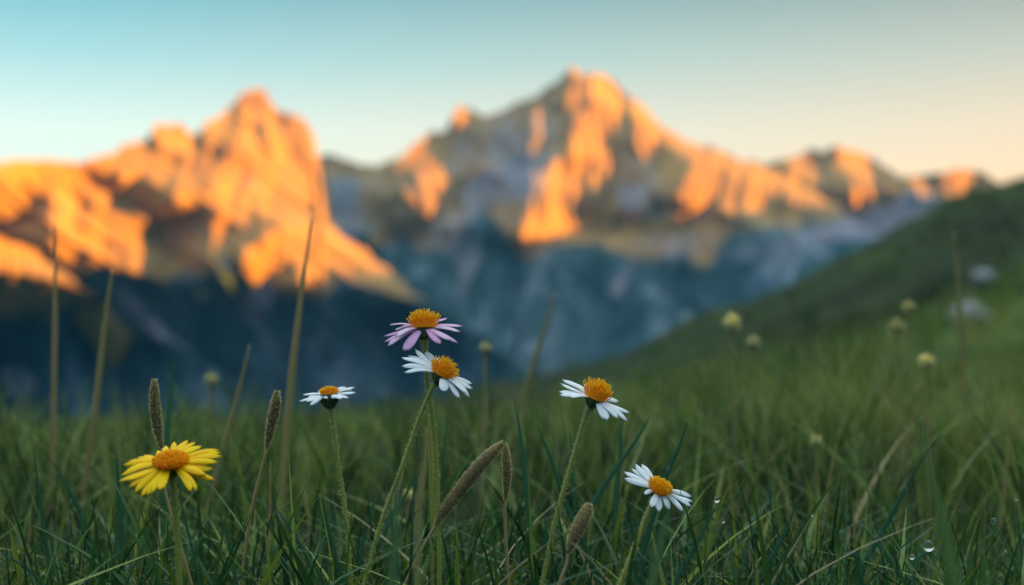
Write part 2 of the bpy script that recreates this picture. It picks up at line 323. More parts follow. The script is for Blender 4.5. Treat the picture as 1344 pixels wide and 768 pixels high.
mountain(ridge0, -200, 460, 3000, .8, [], l0_shade, True, 'nearer dark mountain shoulder at the left edge with a sunlit crest', [(c1([(-20,900),(60,880),(120,960),(40,1000)]), .7)], seed=43, a=.6, b=.4, veg_shade_py=366, rough=.7, neu=380)

def shade_ridge():
    """unseen ridge right of the view, shaped to shade the meadow and lower slopes"""
    ys = np.arange(-5000, 9500, 90.0); us = np.linspace(-1, 1, 61)
    Hk = np.interp(ys, [-5000, 0, 1500, 2300, 2800, 3250, 4000, 4500, 5000, 5600, 6100, 9500], [560, 560, 540, 520, 530, 405, 545, 640, 640, 650, 640, 650])+fbm(ys/500, ys*0, 4, 77)*70  # crest of the unseen ridge, set to place the shadow line
    U, Yg = np.meshgrid(us, ys); H = Hk[:, None]
    X = 4100+U*1700+fbm(Yg/900, U*0, 3, 5)*60*(1-np.abs(U)); Z = -900+(H+900)*(1-np.abs(U)**1.15)+fbm(X/300, Yg/300, 5, 6)*160*np.abs(U)*(1-np.abs(U))
    V = np.stack([X, Yg, Z], -1).reshape(-1, 3); nc = len(us); i = np.arange(len(ys)-1)[:, None]*nc+np.arange(nc-1)[None, :]
    Fc = np.stack([i, i+1, i+nc+1, i+nc], -1).reshape(-1, 4)
    me = make_mesh('unseen_shade_ridge', V, Fc, [M['rock']], attrs={'snow_and_shade': np.zeros(len(V)), 'veg_and_shade': np.clip(1-(Z.ravel()+900)/900, 0, 1)})
    tag(link('unseen_shade_ridge', me), 'unseen ridge right of the picture, shaped to shade the meadow and lower slopes', None, None, 'structure')
shade_ridge()
def valley():
    n = 90; xs = np.linspace(-9000, 9000, n); ys = np.linspace(-7000, 10500, n); X, Y = np.meshgrid(xs, ys)
    Z = -905+fbm(X/1200, Y/1200, 5, 4)*90
    i = np.arange(n-1)[:, None]*n+np.arange(n-1)[None, :]; Fc = np.stack([i, i+1, i+n+1, i+n], -1).reshape(-1, 4)
    me = make_mesh('valley_floor', np.stack([X, Y, Z], -1).reshape(-1, 3), Fc, [M['rock']], attrs={'snow_and_shade': np.zeros(n*n), 'veg_and_shade': np.ones(n*n)})
    tag(link('valley_floor', me), 'dark wooded valley floor far below the meadow', None, None, 'structure')
valley()

# ------------------------------------------------------------------ haze
def haze():
    x0, x1, y0, y1, z0, z1 = -9100, 9100, -7100, 10600, -1010, 1100
    v = [(x, y, z) for z in (z0, z1) for y in (y0, y1) for x in (x0, x1)]
    me = bpy.data.meshes.new('haze'); me.from_pydata(v, [], [(0, 2, 3, 1), (4, 5, 7, 6), (0, 1, 5, 4), (2, 6, 7, 3), (0, 4, 6, 2), (1, 3, 7, 5)]); me.update()
    m, nt, out = mat('haze'); p = nt.nodes.new('ShaderNodeVolumePrincipled'); p.inputs['Color'].default_value = (.12, .6, 1, 1)
    p.inputs['Density'].default_value = HAZE; p.inputs['Anisotropy'].default_value = .6; nt.links.new(p.outputs[0], out.inputs['Volume']); me.materials.append(m)
    tag(link('haze', me), 'thin blue mountain air', None, None, 'stuff')
HAZE = 1.9e-5
haze()

# ------------------------------------------------------------------ meadow grass (uncountable)
def blades(n, D0, D1, azr, hfun, w0, seg, arch, seed, tfun=None, clump=0, keep=None):
    g = np.random.default_rng(seed)
    D = np.sqrt(g.uniform(D0*D0, D1*D1, n)); az = np.radians(g.uniform(-azr, azr, n)); X = D*np.sin(az); Y = D*np.cos(az)
    if clump:
        nc = max(1, n//clump); ci = g.integers(0, nc, n); cx = X[:nc][ci]; cy = Y[:nc][ci]; r = np.abs(g.normal(0, 1, n))*.012*np.sqrt(np.hypot(cx, cy)); th = g.uniform(0, 2*math.pi, n)
        X = cx+r*np.cos(th); Y = cy+r*np.sin(th); lean_az = th+g.normal(0, .5, n)
    else: lean_az = g.uniform(0, 2*math.pi, n)
    if keep is not None:
        k = keep(X, Y); X = X[k]; Y = Y[k]; lean_az = lean_az[k]
    n = len(X); Z = gz(X, Y)-.004; D = np.hypot(X, Y); h = hfun(X, Y, D, g)
    lean = np.abs(g.normal(0, 1, n))*arch+.06; L = h*(1+lean*.4); w = w0*g.uniform(.55, 1.35, n)*(.6+.4*np.clip(h/h.mean(), .5, 1.6))
    face = g.uniform(0, math.pi, n); fx = np.cos(face); fy = np.sin(face); dx = np.cos(lean_az); dy = np.sin(lean_az); bend = g.uniform(1.3, 2.6, n)
    V = np.zeros((n, seg+1, 2, 3)); t = np.linspace(0, 1, seg+1)
    for j, tj in enumerate(t):
        off = L*lean*tj**bend; zz = Z+h*(tj-.32*np.clip(lean-.4, 0, 1.2)*tj**3); ww = w*.5*(1-tj**2.2)*(.55+.9*tj*(1-tj)*2)+1e-5
        tw = .5*tj; wx = fx*math.cos(tw)-fy*math.sin(tw); wy = fx*math.sin(tw)+fy*math.cos(tw)
        for s, sg in ((0, -1), (1, 1)):
            V[:, j, s, 0] = X+dx*off+sg*ww*wx; V[:, j, s, 1] = Y+dy*off+sg*ww*wy; V[:, j, s, 2] = zz
    tint = (tfun(X, Y, D, g) if tfun else g.uniform(0, .6, n)); dry = g.random(n) < .07; tint = np.where(dry, g.uniform(.75, 1, n), tint)
    TT = np.repeat(np.clip(tint, 0, 1), (seg+1)*2)
    b = (np.arange(n)*(seg+1)*2)[:, None]; j = np.arange(seg)[None, :]*2; i0 = b+j
    Fc = np.stack([i0, i0+1, i0+3, i0+2], -1).reshape(-1, 4); return V.reshape(-1, 3), Fc, TT
def pxof(X, Y): return 672+F*X/np.maximum(Y, .05)
def grass():
    parts = []
    tcl = lambda X, Y, D, g: .3+fbm(X*2.2, Y*2.2, 3, 21)*.55+g.normal(0, .19, len(X))+np.clip((pxof(X, Y)-1000)/1500, 0, .15)
    def h_near(X, Y, D, g):
        px = pxof(X, Y); h = g.uniform(.4, 1, len(X))**1.2*(.1+.035*np.clip((px-980)/250, 0, 1)+fbm(X*5, Y*5, 3, 2)*.04)
        tall = g.random(len(X)) < .06; h = np.where(tall, h*1.6, h)
        cap = CH-np.clip((g.uniform(650, 760, len(X))-384)/F*D, 0, .22); return np.clip(np.minimum(h, cap), .015, .3)
    nokeep = lambda X, Y: ~((np.hypot(X, Y) < .62))
    parts.append(blades(15000, .6, 1.35, 34, h_near, .0019, 6, .5, 1, tcl, 9, nokeep))
    parts.append(blades(6000, .75, 1.5, 34, lambda X, Y, D, g: h_near(X, Y, D, g)*.95, .0010, 6, .7, 2, lambda X, Y, D, g: g.uniform(.05, .95, len(X))**1.3, 3))
    def h_mid(X, Y, D, g):
        px = pxof(X, Y); return g.uniform(.4, 1, len(X))*np.maximum(.03, .062+.05*np.clip((px-400)/300, 0, 1)+fbm(X*2.4, Y*2.4, 3, 8)*.17)
    parts.append(blades(1500, .78, 1.35, 30, lambda X, Y, D, g: np.minimum(g.uniform(.1, .2, len(X)), np.clip(CH-(g.uniform(585, 700, len(X))-384)/F*D, .02, .2)), .0030, 8, .4, 12, tcl))
    parts.append(blades(2200, 1.2, 2.1, 30, lambda X, Y, D, g: g.uniform(.09, .17, len(X)), .0038, 6, .4, 13, lambda X, Y, D, g: np.clip(tcl(X, Y, D, g)+.12, 0, .8), 7))
    parts.append(blades(700, .72, 1.25, 30, lambda X, Y, D, g: np.minimum(g.uniform(.08, .17, len(X)), np.clip(CH-(g.uniform(600, 720, len(X))-384)/F*D, .02, .2)), .0048, 9, .75, 15, lambda X, Y, D, g: g.uniform(.1, .75, len(X))))
    soilgap = lambda X, Y: fbm(X*1.6+3, Y*1.6, 3, 14) > -.28
    parts.append(blades(26000, 1.3, 3.1, 34, h_mid, .0032, 5, .45, 3, tcl, 11, soilgap))
    def h_back(X, Y, D, g):
        px = pxof(X, Y); return g.uniform(.5, 1, len(X))*np.maximum(.02, .025+.14*np.clip((px-420)/300, 0, 1)+fbm(X*1.1, Y*1.1, 3, 8)*.17)
    parts.append(blades(26000, 3, 8, 34, h_back, .006, 4, .4, 4, tcl, 14))
    parts.append(blades(20000, 8, 30, 32, lambda X, Y, D, g: g.uniform(.12, .3, len(X)), .018, 3, .4, 5, lambda X, Y, D, g: .38+fbm(X*.5, Y*.5, 4, 41)*.9+g.normal(0, .1, len(X))-.35*np.clip((D-14)/12, 0, 1), 8))
    parts.append(blades(16000, 30, 149, 30, lambda X, Y, D, g: g.uniform(.2, .6, len(X)), .07, 2, .4, 6, lambda X, Y, D, g: .04+.14*np.clip((D-60)/50, 0, 1)+fbm(X*.09, Y*.045, 4, 43)*.8+g.normal(0, .06, len(X)), 8))
    V = []; Fc = []; T = []; MI = []; o = 0
    for k, (v, f, t) in enumerate(parts): V.append(v); Fc.append(f+o); T.append(t); MI.append(np.full(len(f), 0 if k in (0, 1, 2, 4) else 1)); o += len(v)
    me = make_mesh('meadow_grass', np.concatenate(V), np.concatenate(Fc), [M['grass'], M['meadow']], np.concatenate(MI), attrs={'tint': np.concatenate(T)})
    tag(link('meadow_grass', me), 'green meadow grass with some dry blades', 'grass', None, 'stuff')
grass()

# ------------------------------------------------------------------ plants
def down_to_ground(path):
    """extend a path of points (top first) along its last direction to the ground"""
    p = path[-1]; d = (path[-1]-path[-2]).normalized()
    if d.z > -.3: d = Vector((d.x*.5, d.y*.5, -.8)).normalized()
    for k in range(200):
        g = float(gz(p.x, p.y))
        if p.z <= g: break
        p = p+d*.004
    if (p-path[-1]).length > .002: path = path+[p]
    path = list(path); path[-1] = path[-1]+Vector((0, 0, -.003)); return path
def petal(name, base, tip, normal, W, matr, parent, org, curl=.12, notch=.1, cup=.25):
    d = tip-base; L = d.length; e = d.normalized(); side = e.cross(normal)
    side = side.normalized() if side.length > 1e-3 else Vector((0, 1, 0)); nn = side.cross(e).normalized()
    if nn.dot(normal) < 0: nn = -nn
    ns, nw = 12, 6; vs = []; tt = []
    ph = random.uniform(-.15, .15); wav = random.uniform(-.06, .06); tb = random.uniform(.3, .9)
    for i in range(ns+1):
        t = i/ns; prof = (.42+.58*math.sin(min(t*1.25, 1)*math.pi/2))*math.sqrt(max(0, 1-((t-.66)/.34)**2)) if t > .66 else (.42+.58*math.sin(min(t*1.25, 1)*math.pi/2))
        w = W*.6*max(prof, .16)
        c = base+e*(L*t)+nn*(L*curl*math.sin(t*math.pi)*.9)+side*(L*wav*math.sin(t*math.pi))
        for j in range(nw+1):
            s = j/nw*2-1; groove = .05*W*math.cos(s*math.pi*2.5)*t
            q = c+side*(w*s)+nn*(-cup*W*s*s*.6+groove+ph*w*s)
            if i == ns: q = q+e*(L*.02*math.cos(s*math.pi*3)-L*notch*.2*(s*s))
            vs.append(q); tt.append(tb+random.uniform(-.06, .06)-.25*(1-t)*(abs(s) < .4))
    fs = [(i*(nw+1)+j, i*(nw+1)+j+1, (i+1)*(nw+1)+j+1, (i+1)*(nw+1)+j) for i in range(ns) for j in range(nw)]
    th = .00016; n0 = len(vs); vs2 = vs+[v-nn*th for v in vs]; fs2 = fs+[tuple(n0+k for k in f[::-1]) for f in fs]
    ring = [j for j in range(nw+1)]+[i*(nw+1)+nw for i in range(1, ns+1)]+[ns*(nw+1)+j for j in range(nw-1, -1, -1)]+[i*(nw+1) for i in range(ns-1, 0, -1)]
    for a_, b_ in zip(ring, ring[1:]+ring[:1]): fs2.append((b_, a_, n0+a_, n0+b_))
    mb = MB(); mb.add(vs2, fs2, 0, tt+tt); return mb.build(name, [matr], parent, org)
def frame(ax):
    ax = ax.normalized(); a = ax.cross(Vector((0, 1, 0.01))); a = a.normalized() if a.length > 1e-3 else Vector((1, 0, 0)); return a, ax.cross(a).normalized(), ax
def disc_florets(C, ax, R, H, parent, org, spiky=1.0, n=170, name='flower_disc'):
    a, b, c = frame(ax); mb = MB()
    ring = 18; rows = 7; vs = []
    for i in range(rows+1):
        q = i/rows*math.pi/2; rr = R*.86*math.cos(q); hh = H*.55*math.sin(q)
        for k in range(ring): vs.append(C+a*rr*math.cos(2*math.pi*k/ring)+b*rr*math.sin(2*math.pi*k/ring)+c*hh)
    fs = [(i*ring+k, i*ring+(k+1) % ring, (i+1)*ring+(k+1) % ring, (i+1)*ring+k) for i in range(rows) for k in range(ring)]
    mb.add(vs, fs, 0, .12)
    for k in range(n):
        u = math.sqrt((k+.5)/n); th = k*2.39996; rr = R*.9*u
        root = C+a*rr*math.cos(th)+b*rr*math.sin(th)+c*(H*.5*math.sqrt(max(0, 1-u*u)))
        out = (a*math.cos(th)+b*math.sin(th))*(u*1.0*R/H*.55)+c*(1.0-.35*u*u)+Vector([random.uniform(-.13, .13) for _ in range(3)])
        Lf = H*(.72-.08*u)*random.uniform(.65, 1.2)*spiky; out = out.normalized(); tip = root+out*Lf
        r0 = R*.05; mb.tube([root, root.lerp(tip, .55), root.lerp(tip, .88), tip], [r0*.6, r0*.85, r0*.9, r0*.2], 5, 0, [.35]*5+[.55]*5+[.9]*5+[1.0]*5, False)
    return mb.build(name, [M['deep_disc'] if n > 300 else M['disc']], parent, org)
def daisy(name, label, head, D, axis, R, H, Rc, Hc, petals, pm, W, stem_px, stem_r, stem_D=None, spiky=1.0, cat='flower', stemtint=.5, hairs=420, nf=120, group=None):
    C = P(*head, D); s = D/F                                # metres per photo pixel at that distance
    ax = Vector(axis).normalized(); a, b, c = frame(ax)
    bottom = C-ax*Hc*s
    pts = [bottom-ax*.0*s]+[P(x, y, D if stem_D is None else D+(stem_D-D)*(i+1)/len(stem_px)) for i, (x, y) in enumerate(stem_px)]
    pts = down_to_ground(pts); base = pts[-1].copy(); root = empty(name, base, label, cat, group)
    sp = spline(pts, 44); L = len(sp); rad = [stem_r*.88*s*(1.5-.55*min(1, i/4.0))*(1+.08*math.sin(i*.7)) if i < 5 else stem_r*.88*s*(.95+.12*i/L) for i in range(L)]
    mb = MB(); mb.tube(sp, rad, 12, 0, stemtint); mb.hairs(sp, rad, hairs, 3.2*s, .36*s); mb.build('stem', [M['stem'], M['hair']], root, base)
    # calyx: a scaly cup under the petals
    cb = MB(); vs = []; nr, nk = 9, 22
    for i in range(nr+1):
        t = i/nr; rr = Rc*s*(.34+.72*math.sin(min(1, t*1.25)*math.pi/2))*(1-.08*max(0, t-.8)*5); pos = bottom+ax*Hc*s*t*1.02
        for k in range(nk):
            q = 2*math.pi*k/nk; r2 = rr*(1+.045*math.cos(k*math.pi)*(.5+.5*math.sin(i*1.7))); vs.append(pos+(a*math.cos(q)+b*math.sin(q))*r2)
    cb.add(vs, [(i*nk+k, i*nk+(k+1) % nk, (i+1)*nk+(k+1) % nk, (i+1)*nk+k) for i in range(nr) for k in range(nk)], 0, .35)
    for k in range(60):
        q = k*2.39996; t = random.uniform(.1, .92); rr = Rc*s*(.34+.72*math.sin(min(1, t*1.25)*math.pi/2)); o = a*math.cos(q)+b*math.sin(q); sd = ax.cross(o).normalized()*Rc*s*.13
        p0 = bottom+ax*Hc*s*(t-.12)+o*rr*.97; p1 = bottom+ax*Hc*s*min(1.1, t+.18)+o*rr*1.07
        cb.add([p0-sd*.6, p0+sd*.6, p0.lerp(p1, .6)+sd*.8+o*rr*.03, p1, p0.lerp(p1, .6)-sd*.8+o*rr*.03], [(0, 1, 2, 3, 4)], 0, random.uniform(.3, .95))
    cp = [bottom+ax*Hc*s*t for t in (0, .3, .6, 1)]; cb.hairs(cp, [Rc*s*x for x in (.4, .8, 1, 1.02)], 160, 2.2*s, .15*s)
    cb.build('calyx', [M['calyx'], M['hair']], root, base)
    disc_florets(C, ax, R*.92*s, H*.95*s, root, base, spiky, nf)
    for q in petals:
        dx, dy, dd = q[:3]; w = q[3] if len(q) > 3 else W
        tip = C+Vector((dx*s, dd*s, -dy*s)); d = tip-C; flat = (d-ax*d.dot(ax)); flat = flat.normalized() if flat.length > 1e-6 else a
        b0 = C+flat*Rc*s*.55+ax*.3*s
        petal('petal', b0, tip, (ax+Vector((random.uniform(-.15, .15), -random.uniform(.3, .95), 0))).normalized(), w*s, pm, root, base, curl=random.uniform(.03, .1))
    return root
W_ = .0
daisy('pink_daisy', 'pink daisy with orange tufted centre, tallest flower in the middle', (556.5, 430), .83, (-.03, .06, 1), 19, 21, 11.5, 16,
      [(-45.6,-3.6,18), (-51.6,10.9,-8), (-50,18,-20), (-45,22.4,-28), (-23.7,28.5,-32,14), (22.8,19.5,-34,11), (28,-12,34), (49.6,-2.2,12), (48,4.8,-8), (45,19,-22), (35.5,15,-32), (-30,-2,40), (6,-4,46), (-40,3,28), (40,-2,28), (-34,10,-30,7)],
      M['pink'], 6.6, [(558, 462), (562, 510), (569, 560), (574, 640), (577, 770)], 3.6, hairs=700)
daisy('white_daisy', 'white daisy facing right just under the pink daisy', (579, 491), .815, (.46, -.12, .87), 18, 20, 10.5, 15,
      [(-34.6,-31.9,14,7), (-22,-29,34,9), (-50.7,-21.9,-5), (-50,-11.5,-14), (-46,-3.6,-22), (5,20,-26,11), (24.6,29.6,-18), (37.4,29,-8), (41,19.5,8), (40,13.5,20), (-5,-20,42), (20,0,36), (-44,-24,10), (34,24,-14)],
      M['white'], 6.8, [(566, 512), (549, 552), (527, 615), (505, 672), (488, 730), (476, 775)], 3.2, hairs=600)
daisy('white_daisy', 'small white daisy seen from the side on the lone stem left of the pink one', (432, 517.5), .84, (-.07, .03, 1), 13, 11, 12.5, 19,
      [(-38,8.5,-8), (-35,1,8), (-18,-2,26), (-22,12.4,-22,5), (-3,4,-16,6), (19,-8,24), (32.5,-9,6), (35.4,-3,-6), (27.6,3,-18), (19.5,4,-22), (-28,8,-18), (0,-3,30), (28,-6,14), (-30,4,18), (10,3,-20,5)],
      M['white'], 5.2, [(437, 552), (446, 620), (455, 690), (461, 770)], 3.0, spiky=.8, nf=130, hairs=600)
daisy('white_daisy', 'white daisy with tall orange tuft on a long leaning stem, right of the middle', (780, 523), .83, (.38, -.05, .92), 18, 24, 11, 13,
      [(-40.6,-24,8,8), (-44,-20,-6), (-46.6,-9.7,-14), (-46,-6,-20), (-33,-4.2,-28), (15.3,25,-26,12), (43,28.5,-8,8), (47,19,6), (33.6,5,26), (30,24,-20), (-10,-16,40), (20,-2,36), (-30,-20,24)],
      M['white'], 7.2, [(768, 548), (750, 608), (730, 680), (711, 770)], 3.6, hairs=600)
daisy('white_daisy', 'lowest white daisy at the right with a gap in its petals', (864.5, 643), .81, (.36, -.38, .8), 17, 16, 10, 14,
      [(-44.8,-23,6), (-45,-15.7,-4), (-33.6,-25.8,14), (-28.6,-31.5,18), (-19.8,-30.5,24), (-20.8,2,-22,5), (-12,18,-26,8), (-2,24,-24,9), (11.5,22,-22), (31,26,-10), (42.7,21.5,0), (45.5,16,8), (45,10.7,16)],
      M['white'], 6.8, [(851, 672), (838, 706), (813, 770)], 4.4, spiky=.75, nf=220, hairs=450, stemtint=.7)
daisy('yellow_daisy', 'bright yellow daisy with broad orange centre at the left', (224.3, 609), .745, (0, -.3, 1), 25, 20, 14, 17,
      [(-62,1,0), (-60,12,-18), (-61,19,-26,7), (-45,25,-36), (-37,31,-40), (-28,36,-42), (-4,27,-44,10), (42,29,-34), (61,18,-18), (56,6,-4), (64,-9,14), (58,-16,26,7), (10,-26,50), (21,-24,46), (-28,-13,42), (32,-12,40), (-50,-6,26), (-14,31,-44), (50,11,-24), (52,-2,10), (-8,-24,50), (-55,6,-10), (-44,-8,34), (-52,17,-32), (-20,34,-44), (53,15,-24), (35,30,-38), (62,-3,-4), (61,-13,20), (-58,-3,12), (30,-19,44), (-18,-19,46)],
      M['yellow'], 7.4, [(228, 645), (233, 700), (236, 770)], 4.8, spiky=.55, nf=420, hairs=350, stemtint=.35)

# bare green stem that rises behind the pink daisy's stem
TS = 'tall dry grass stalks behind the flowers'
def stalk(name, label, pts_px, D, r, matr, tint=.5, cat='grass stalk', D2=None, head=None, group=None, hairs=0):
    n = len(pts_px); pts = [P(x, y, D if D2 is None else D+(D2-D)*i/(n-1)) for i, (x, y) in enumerate(pts_px)]
    pts = down_to_ground(pts); base = pts[-1].copy(); sp = spline(pts, 40); s = D/F
    rad = [r*s*(.75 if group == TS else 1)*(.35+.65*min(1, i/14.0)) for i in range(len(sp))]
    mb = MB(); mb.tube(sp, rad, 8, 0, tint)
    if hairs: mb.hairs(sp, rad, hairs, 2.4*s, .16*s)
    if head is None:
        o = mb.build(name, [matr, M['hair']], None, base); o.location = base; return tag(o, label, cat, group)
    root = empty(name, base, label, cat, group); mb.build('stem', [matr, M['hair']], root, base); return root, base, sp
stalk('flower_stem', 'bare hairy green stem close beside the stem of the pink daisy', [(561, 500), (563, 540), (566, 620), (568, 700), (566, 770)], .85, 3.0, M['stem'], .75, 'flower stem', hairs=400)

# seed spikes (fuzzy brown ears)
def spike(label, ear, stem, D, r, tint=.5, fuzz=900, D2=None):
    s = D/F; ep = [P(x, y, D) for x, y in ear]; n = len(stem)
    st = [ep[-1]]+[P(x, y, D if D2 is None else D+(D2-D)*(i+1)/n) for i, (x, y) in enumerate(stem)]
    st = down_to_ground(st); base = st[-1].copy(); root = empty('seed_spike', base, label, 'grass seed head', 'fuzzy brown seed spikes among the flowers')
    sp = spline(ep, 30); rad = [r*s*max(.1, (math.sin(math.pi*min(1, (i/30)*.9+.035)**.8))**.8)*(1+.05*math.sin(i*2.1)+random.uniform(-.03, .03)) for i in range(31)]
    rad = [max(q, 1.3*s) for q in rad]; mb = MB(); mb.tube(sp, rad, 14, 0, tint)
    up = Vector((0, 1, .1))
    for k in range(520):
        u = (k+.5)/520*29.9; i = int(u); f = u-i; p = sp[i].lerp(sp[i+1], f); rr = rad[i]; d = (sp[i]-sp[i+1]).normalized(); a = d.cross(up).normalized(); b = d.cross(a); q = k*2.39996
        o = a*math.cos(q)+b*math.sin(q); sd = d.cross(o)*.8*s
        mb.add([p+o*rr*.95-sd, p+o*rr*.95+sd, p+o*(rr*1.02+.5*s)+d*2.0*s, ], [(0, 1, 2)], 0, random.uniform(.1, 1))
    mb.hairs(sp[::-1], rad[::-1], fuzz*1.5, 2.7*s, .34*s, 1, .8, .5); mb.build('ear', [M['spike'], M['fuzz']], root, base)
    ss = spline(st, 30); sb = MB(); sb.tube(ss, [1.9*s*(1+.25*i/30) for i in range(31)], 8, 0, .75); sb.hairs(ss, [2*s]*31, 120, 1.8*s, .14*s)
    sb.build('stem', [M['dry'], M['hair']], root, base)
spike('upright fuzzy seed spike rising behind the yellow daisy', [(202.5, 498), (203, 530), (207, 562), (212, 588)], [(216, 640), (232, 700), (252, 770)], .80, 6.8, .35)
spike('slim dark seed spike on a thin leaning stem left of the small white daisy', [(364, 513), (361, 535), (355, 562), (350, 590)], [(340, 628), (328, 680), (316, 770)], .86, 6.6, .3)
spike('long thick seed spike leaning to the right, longest of all', [(661, 581), (638, 602), (610, 635), (582, 672), (572, 690)], [(556, 716), (530, 770)], .83, 8.6, .55, 1500)
spike('narrow upright seed spike hanging beside the tip of the long leaning one', [(662, 582), (665, 606), (665, 632), (663, 658)], [(663, 690), (668, 770)], .84, 5.6, .65)
spike('short plump seed spike under the leaning white daisy stem', [(774, 661), (766, 680), (754, 703), (746, 726)], [(742, 745), (731, 775)], .755, 9.2, .7)

# tall dry stalks, out of focus
TS = 'tall dry grass stalks behind the flowers'
for lab, pts, D, r, tint in (
    ('tall straight dry stalk nearest the left edge', [(73, 296), (72, 420), (70, 560), (66, 740)], 1.35, 4.6, .6),
    ('tall dry stalk bending slightly left, second from the left edge', [(147, 355), (137, 430), (122, 560), (98, 730)], 1.30, 5.6, .4),
    ('thick dry stalk reaching up to the sunlit slope between the yellow and small white daisies', [(409, 288), (395, 390), (380, 520), (372, 620), (362, 760)], 1.25, 6.0, .55),
    ('leaning olive stalk just right of the yellow daisy', [(328, 452), (312, 520), (290, 600), (268, 690)], 1.2, 4.6, .3),
    ('leaning thin stalk above the long brown seed spike', [(729, 385), (712, 440), (692, 510), (672, 610)], 1.7, 4.8, .2),
    ('tall faint stalk in front of the hillside near the right edge', [(1252, 305), (1258, 380), (1264, 470), (1262, 600)], 1.8, 5.0, .3),
    ('brown stalk standing right behind the stem of the pink daisy', [(560, 560), (556, 620), (545, 700), (538, 770)], 1.15, 4.5, .8),
    ('short brown stalk below the slim dark seed spike', [(355, 605), (354, 680), (352, 770)], .95, 2.2, .9),
    ('pale thin stalk crossing below the hillside at the right edge', [(1330, 520), (1322, 600), (1312, 700)], 1.3, 2.5, .6),
    ('olive stalk standing behind the narrow upright seed spike', [(640, 520), (636, 570), (632, 660), (634, 740)], 1.4, 4, .25)):
    stalk('dry_stalk', lab, pts, D, r, M['dry'], tint, group=TS)
# blurred blades close to the lens
def blade(label, pts_px, D, w, tint=.3, D2=None, cat='grass blade', group='long grass blades among the flowers', fold=.35, twist=0.5, name='grass_blade'):
    n = len(pts_px); pts = [P(x, y, D if D2 is None else D+(D2-D)*i/(n-1)) for i, (x, y) in enumerate(pts_px)]
    pts = down_to_ground(pts); base = pts[-1].copy(); sp = spline(pts, 26); s = D/F; vs = []; N = len(sp)
    for i, p in enumerate(sp):
        d = (sp[min(i+1, N-1)]-sp[max(i-1, 0)]).normalized(); q = twist*i/N; sd = d.cross(Vector((math.sin(q), math.cos(q), 0))).normalized(); nn = sd.cross(d)
        ww = w*.5*s*min(1, .06+(i/N*2.2)**.8)
        vs += [p-sd*ww+nn*ww*fold, p-sd*ww*.5+nn*ww*fold*.4, p, p+sd*ww*.5+nn*ww*fold*.4, p+sd*ww+nn*ww*fold]
    fs = [(i*5+k, i*5+k+1, i*5+k+6, i*5+k+5) for i in range(N-1) for k in range(4)]
    mb = MB(); mb.add(vs, fs, 0, tint); o = mb.build(name, [M['blade']], None, base); o.location = base; tag(o, label, cat, group)
    return sp
